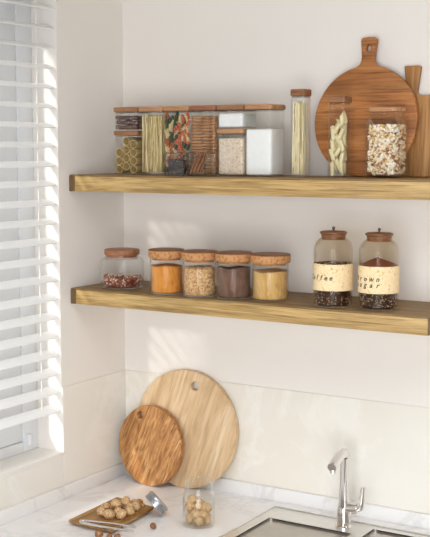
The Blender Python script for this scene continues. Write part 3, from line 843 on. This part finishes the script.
def label_jar(name, label, c, R, rows, zrows, ang0, step, fill_h):
    o = thing(name, label, 'jar', (c[0], c[1], TL), 0, 'jars with cork labels')
    t = 0.002
    prof = [(R*0.9, 0), (R*0.975, 0.002), (R, 0.008), (R, 0.132), (R*0.985, 0.143), (R*0.92, 0.154), (R*0.80, 0.1615), (R*0.66, 0.166), (R*0.64, 0.169)]
    m = MB(); lathe(m, prof+[(a-t, max(z, 0.004)) for a, z in prof[::-1]], 56); m.build('glass_body', M['glass_warm'], o)
    m = MB(); lr = R*0.655
    lathe(m, [(R*0.6, 0.162), (R*0.6, 0.1692), (lr-0.002, 0.1694), (lr-0.001, 0.1745), (lr+0.001, 0.1755), (lr+0.0022, 0.178), (lr+0.0015, 0.1805), (lr-0.003, 0.182), (0.002, 0.1835)], 44)
    lid = m.build('lid', M['cork_top'], o)
    m = MB(); lathe(m, [(0.0022, 0.183), (0.0022, 0.186), (0.0034, 0.1875), (0.0038, 0.190), (0.0028, 0.1925), (0.0006, 0.1935)], 16); m.build('knob', M['dark_metal'], lid)
    m = MB(); r2 = R+0.0004
    lathe(m, [(r2, 0.041), (r2+0.0012, 0.0415), (r2+0.0012, 0.1045), (r2, 0.105), (r2, 0.041)], 56, cap0=False, cap1=False)
    lb = m.build('label_band', M['cork_label'], o)
    va = math.atan2(cam.location.y-c[1], cam.location.x-c[0])
    lettering(rows, r2+0.0015, zrows, ang0, step, va, 0.0165, lb)
    return o
cj, bj = (0.7655, -0.193), (0.8805, -0.184)
label_jar('coffee_jar', 'cork banded glass jar lettered Coffee', cj, 0.0472, ['Coffee'], [0.0675], -81, 14.8, 0)
label_jar('brown_sugar_jar', 'cork banded glass jar lettered Brown sugar', bj, 0.0472, ['Brown', 'sugar'], [0.0705, 0.0560], -77, 18.5, 0)
def beans(name, label, c, h, cat):
    m = MB(); rr = 0.0472-0.0048
    lathe(m, [(rr-0.005, 0.001), (rr-0.002, 0.003), (rr-0.002, h-0.004), (0.002, h-0.002)], 40, mi=2)
    for i in range(900):
        a = random.uniform(0, 2*PI); s = random.uniform(0.0014, 0.0022)
        if i % 5: q = (rr-0.0008, random.uniform(0.003, min(h, 0.05)))
        else: q = (rr*math.sqrt(random.random()), h-0.002)
        chunk(m, (q[0]*math.cos(a), q[0]*math.sin(a), q[1]), (s*1.2, s*0.85, s*0.7), sub=1, mi=random.choice([0, 0, 1, 1, 2, 3, 3]))
    return tag(m.build(name, [M['coffee%d' % i] for i in range(4)], loc=(c[0], c[1], TL+0.004)), label, cat, kind='stuff')
beans('coffee_beans', 'dark glossy beans showing under and above the Coffee label', cj, 0.103, 'coffee beans')
beans('sugar_crystals', 'dark brown grains showing below the Brown sugar label', bj, 0.072, 'sugar')
m = MB(); n = 48; rr = 0.0472-0.0028; rings = [circle(rr, 0.074, n), circle(rr, 0.1015, n)]
for s in (0.92, 0.8, 0.65, 0.5, 0.35, 0.2, 0.05):
    rings.append([(x*s-0.003*(1-s), y*s, 0.1015+0.0175*(1-s)**0.9*(1+0.15*noise.noise(Vector((x*40, y*40, s))))) for x, y, _ in circle(rr, 0, n)])
loft(m, rings)
tag(m.build('brown_sugar', M['brown_sugar'], loc=(bj[0], bj[1], TL+0.004)), 'red brown sugar heaped above the Brown sugar label', 'sugar', kind='stuff')

# ------------------------------------------------------------------ counter things
CZ = 0.0004
def disc_board(name, r, thick, hole_r, hz, hx, mat, label, loc, tilt, spin=0):
    ol = circ(r, 96, 0, r)
    hole = [(hx+hole_r*1.0*math.cos(2*PI*i/24), hz+hole_r*math.sin(2*PI*i/24)) for i in range(24)]
    o = plate(name, [ol, hole], thick, 0.0035, mat)
    o.location = loc; o.rotation_euler = (math.radians(-tilt), 0, math.radians(spin))
    return tag(o, label, 'cutting board')
disc_board('round_board', 0.1680, 0.018, 0.0125, 0.293, 0.0270, M['ash_board'], 'large pale round cutting board leaning on the back wall', (0.2320, -0.048, CZ), 4.3)
disc_board('round_board', 0.1145, 0.018, 0.0105, 0.197, -0.041, M['olive_board'], 'smaller orange brown round board leaning against the large pale one', (0.1325, -0.085, CZ), 6.3, -5)

# tray
tray = thing('serving_board', 'small rectangular bamboo board under the walnuts and tongs', 'board', (0.219, -0.358, CZ))
cor = [(0.157-0.219, -0.468+0.358), (0.301-0.219, -0.470+0.358), (0.284-0.219, -0.261+0.358), (0.147-0.219, -0.243+0.358)]
ring0 = smooth_corner(cor, 0.006, 4)
def sc(s, z): return [(x*s, y*s, z) for x, y in ring0]
m = MB(); loft(m, [sc(0.86, 0), sc(0.97, 0.005), sc(1.0, 0.009), sc(1.0, 0.0115), sc(0.985, 0.0125), sc(0.93, 0.0122), sc(0.60, 0.0095), sc(0.2, 0.009)])
m.build('board', M['bamboo'], tray)

# walnuts
def walnut_mesh(seed):
    vs, fs = ico(4); m = MB(); out = []
    for v in vs:
        r = 1.0
        seam = math.exp(-(v.y/0.09)**2); r += 0.055*seam
        w = noise.turbulence(v*2.4+Vector((seed*7.1, 0, 0)), 3, False)
        g = noise.noise(Vector((v.x*1.6, v.y*5.0, v.z*5.0))+Vector((0, seed*3.3, 0)))
        r -= (0.12*w + 0.12*abs(g))*(1-seam*0.8); r -= 0.11*math.exp(-((abs(v.y)-0.19)/0.07)**2)
        tip = 0.10*max(0, v.x)**6
        out.append((v.x*(r+tip)*1.2, v.y*r*0.98, v.z*r*0.95))
    m.add(out, fs); return m
wal = [walnut_mesh(i).build('walnut', M['walnut_shell'], smooth=80) for i in range(3)]
first_used = [False]*3
def walnut(p, r, label, group):
    k = random.randrange(3); q = rnd_rot().to_quaternion()
    if not first_used[k]:
        o = wal[k]; first_used[k] = True; o.location = p; o.rotation_mode = 'QUATERNION'; o.rotation_quaternion = q; tag(o, label, 'walnut', group)
    else: o = copy_at(wal[k], p, q, label, group, 'walnut')
    o.scale = (r,)*3
    return o
rw = 0.0120
TW = [(0.208, -0.392), (0.199, -0.362), (0.214, -0.336), (0.243, -0.323), (0.236, -0.398), (0.243, -0.368), (0.267, -0.350), (0.264, -0.382), (0.240, -0.290), (0.217, -0.305), (0.255, -0.308)]
for x, y in TW:
    walnut((x, y, 0.0105+rw+random.uniform(0, 0.001)), rw*random.uniform(0.92, 1.06), 'whole walnut in the pile on the bamboo board', 'walnuts on the bamboo board')
for x, y in ((0.226, -0.355), (0.236, -0.325)):
    walnut((x, y, 0.0105+rw*2.3), rw*0.95, 'whole walnut in the pile on the bamboo board', 'walnuts on the bamboo board')
# half kernels on the far corner
def kernel(p, s, label, rz, cat='walnut kernel'):
    m = MB(); vs, fs = ico(3)
    out = []
    for v in vs:
        r = 1+0.22*noise.noise(v*3.1+Vector((s*900, 0, 0))) - 0.18*math.exp(-(v.y/0.16)**2)
        out.append((v.x*r*s*1.2, v.y*r*s, max(-0.35, v.z*r)*s*0.8))
    m.add(out, fs); o = m.build('walnut_kernel', M['kernel'], loc=(p[0], p[1], p[2]+0.30*s), smooth=80); o.rotation_euler = (0, 0, rz)
    return tag(o, label, cat)
kernel((0.232, -0.262, 0.0128), 0.0115, 'shelled walnut half on the board corner beside the metal lid', 0.6)
kernel((0.252, -0.272, 0.0126), 0.0070, 'small walnut fragment on the board beside the larger half', 1.9)

# hazelnuts on the worktop
def hazel(p, r, label, rx, ry, group=None):
    m = MB(); vs, fs = ico(3); out = []
    for v in vs:
        out.append((v.x*r, v.y*r*0.92, v.z*r*(0.92+0.22*max(0, v.z)**3)))
    m.add(out, fs)
    o = m.build('hazelnut', M['hazel'], smooth=80, loc=p); 
    mc = MB(); lathe(mc, [(r*0.05, -r*0.93), (r*0.55, -r*0.80), (r*0.60, -r*0.70)], 16, cap1=False); mc.build('cap_scar', M['kernel'], o, 80)
    o.rotation_euler = (rx, ry, 0)
    return tag(o, label, 'hazelnut', group)
hazel((0.3600, -0.378, 0.0085), 0.0085, 'brown hazelnut alone between the tray and the walnut jar', 1.2, 0.9)
hazel((0.2845, -0.503, 0.0105), 0.0108, 'largest hazelnut on the worktop in front of the bamboo board', 1.9, 0.3)
hazel((0.3130, -0.4985, 0.0080), 0.0080, 'middle hazelnut of the three in front of the bamboo board', 0.4, 1.9)
hazel((0.3310, -0.4900, 0.0085), 0.0085, 'hazelnut nearest the tong tips in front of the bamboo board', 1.4, -0.6)

# tongs
TX, TY = 0.204, -0.466
tg = thing('tongs', 'slim polished steel tongs lying across the bamboo board', 'tongs', (TX, TY, 0.0130))
def arm(end, y0, z1):
    e1 = Vector(end)-Vector((TX, TY, 0)); e1.z = 0; e0 = Vector((0.004, y0, 0))
    side = Vector((-e1.y, e1.x, 0)).normalized()*(1 if y0 > 0 else -1)
    pts = [e0.lerp(e1, t) + side*0.004*math.sin(PI*t) + Vector((0, 0, 0.0044+z1*t)) for t in [k/9 for k in range(10)]]
    m = MB(); tube(m, pts, [0.0042, 0.0042, 0.004, 0.0038, 0.0036, 0.0036, 0.0036, 0.0038, 0.0040, 0.0036], 12, flat=0.8); return m
arm((0.348, -0.436, 0), 0.0075, 0.002).build('arm', M['chrome'], tg)
arm((0.357, -0.459, 0), -0.0075, 0.0).build('arm', M['chrome'], tg)
m = MB(); tube(m, arc((0.005, 0.0075, 0.0044), (-0.016, 0.0, 0.0044), (0.005, -0.0075, 0.0044), 14), 0.0043, 12, flat=0.8); m.build('bend', M['chrome'], tg)

# open jar of walnuts
jc = (0.4400, -0.2890); JR = 0.0415
jar = thing('walnut_jar', 'open clear screw top jar half full of walnuts', 'jar', (jc[0], jc[1], CZ))
t = 0.0024
prof = [(JR*0.84, 0), (JR*0.96, 0.002), (JR, 0.008), (JR, 0.070), (JR*0.985, 0.076), (JR*0.93, 0.0825), (JR*0.86, 0.087), (JR*0.84, 0.091)]
for k in range(3):
    z = 0.093+k*0.0066; prof += [(JR*0.84, z), (JR*0.885, z+0.0018), (JR*0.885, z+0.0032), (JR*0.84, z+0.005)]
prof += [(JR*0.84, 0.1135), (JR*0.865, 0.1145), (JR*0.865, 0.1165), (JR*0.84, 0.1175)]
inner = [(JR*0.80, 0.1175), (JR*0.79, 0.115), (JR*0.79, 0.088), (JR*0.88, 0.081), (JR-t, 0.072), (JR-t, 0.009), (JR*0.86, 0.005)]
m = MB(); lathe(m, prof+inner, 56); m.build('glass_body', M['glass_thick'], jar)
JW = [(-0.017, -0.014, 0), (0.014, -0.020, 0), (0.018, 0.010, 0), (-0.012, 0.017, 0), (-0.003, -0.001, 1), (0.020, -0.008, 1), (-0.022, 0.002, 1), (0.006, 0.020, 1), (0.004, -0.021, 1.05), (-0.020, -0.010, 2), (0.020, 0.004, 2), (-0.010, 0.016, 2), (0.003, -0.004, 2), (-0.021, 0.001, 3)]
for dx, dy, l in JW:
    walnut((jc[0]+dx, jc[1]+dy, CZ+0.006+0.0125+l*0.0148), 0.0125, 'whole walnut inside the open glass jar', 'walnuts in the glass jar')

# zinc lid leaning on the tray corner
nl = Vector((0.515, 0.576, 0.650)).normalized()
lid = thing('screw_lid', 'ridged zinc screw lid tipped against the bamboo board corner', 'lid', (0, 0, 0))
LR, LH = 0.0335, 0.024
m = MB(); n = 64
def rg(r, z, amp=0): return [((r+amp*(i % 2))*math.cos(2*PI*i/n), (r+amp*(i % 2))*math.sin(2*PI*i/n), z) for i in range(n)]
loft(m, [rg(LR-0.001, 0), rg(LR, 0.001), rg(LR, 0.004), rg(LR-0.0022, 0.005), rg(LR-0.0022, 0.0065), rg(LR-0.0004, 0.0075), rg(LR-0.0004, 0.0100), rg(LR-0.0022, 0.011), rg(LR-0.0022, 0.0125), rg(LR-0.0008, 0.0135, 0.0006), rg(LR-0.0008, LH-0.004, 0.0006), rg(LR-0.0012, LH-0.003), rg(LR-0.004, LH-0.0005), rg(LR-0.007, LH),
         rg(LR-0.008, LH-0.001), rg(0.004, LH-0.001)], False, True)
loft(m, [rg(LR-0.001, 0), rg(LR-0.003, 0.001), rg(LR-0.003, LH-0.004), rg(0.004, LH-0.003)], False, True)
m.build('band', M['zinc'], lid)
lq = nl.to_track_quat('Z', 'Y'); lid.rotation_mode = 'QUATERNION'; lid.rotation_quaternion = lq
low = min((lq @ Vector((LR*math.cos(a), LR*math.sin(a), z))).z for a in [2*PI*i/64 for i in range(64)] for z in (0, LH))
lid.location = (0.300, -0.290, CZ - low + 0.0004)
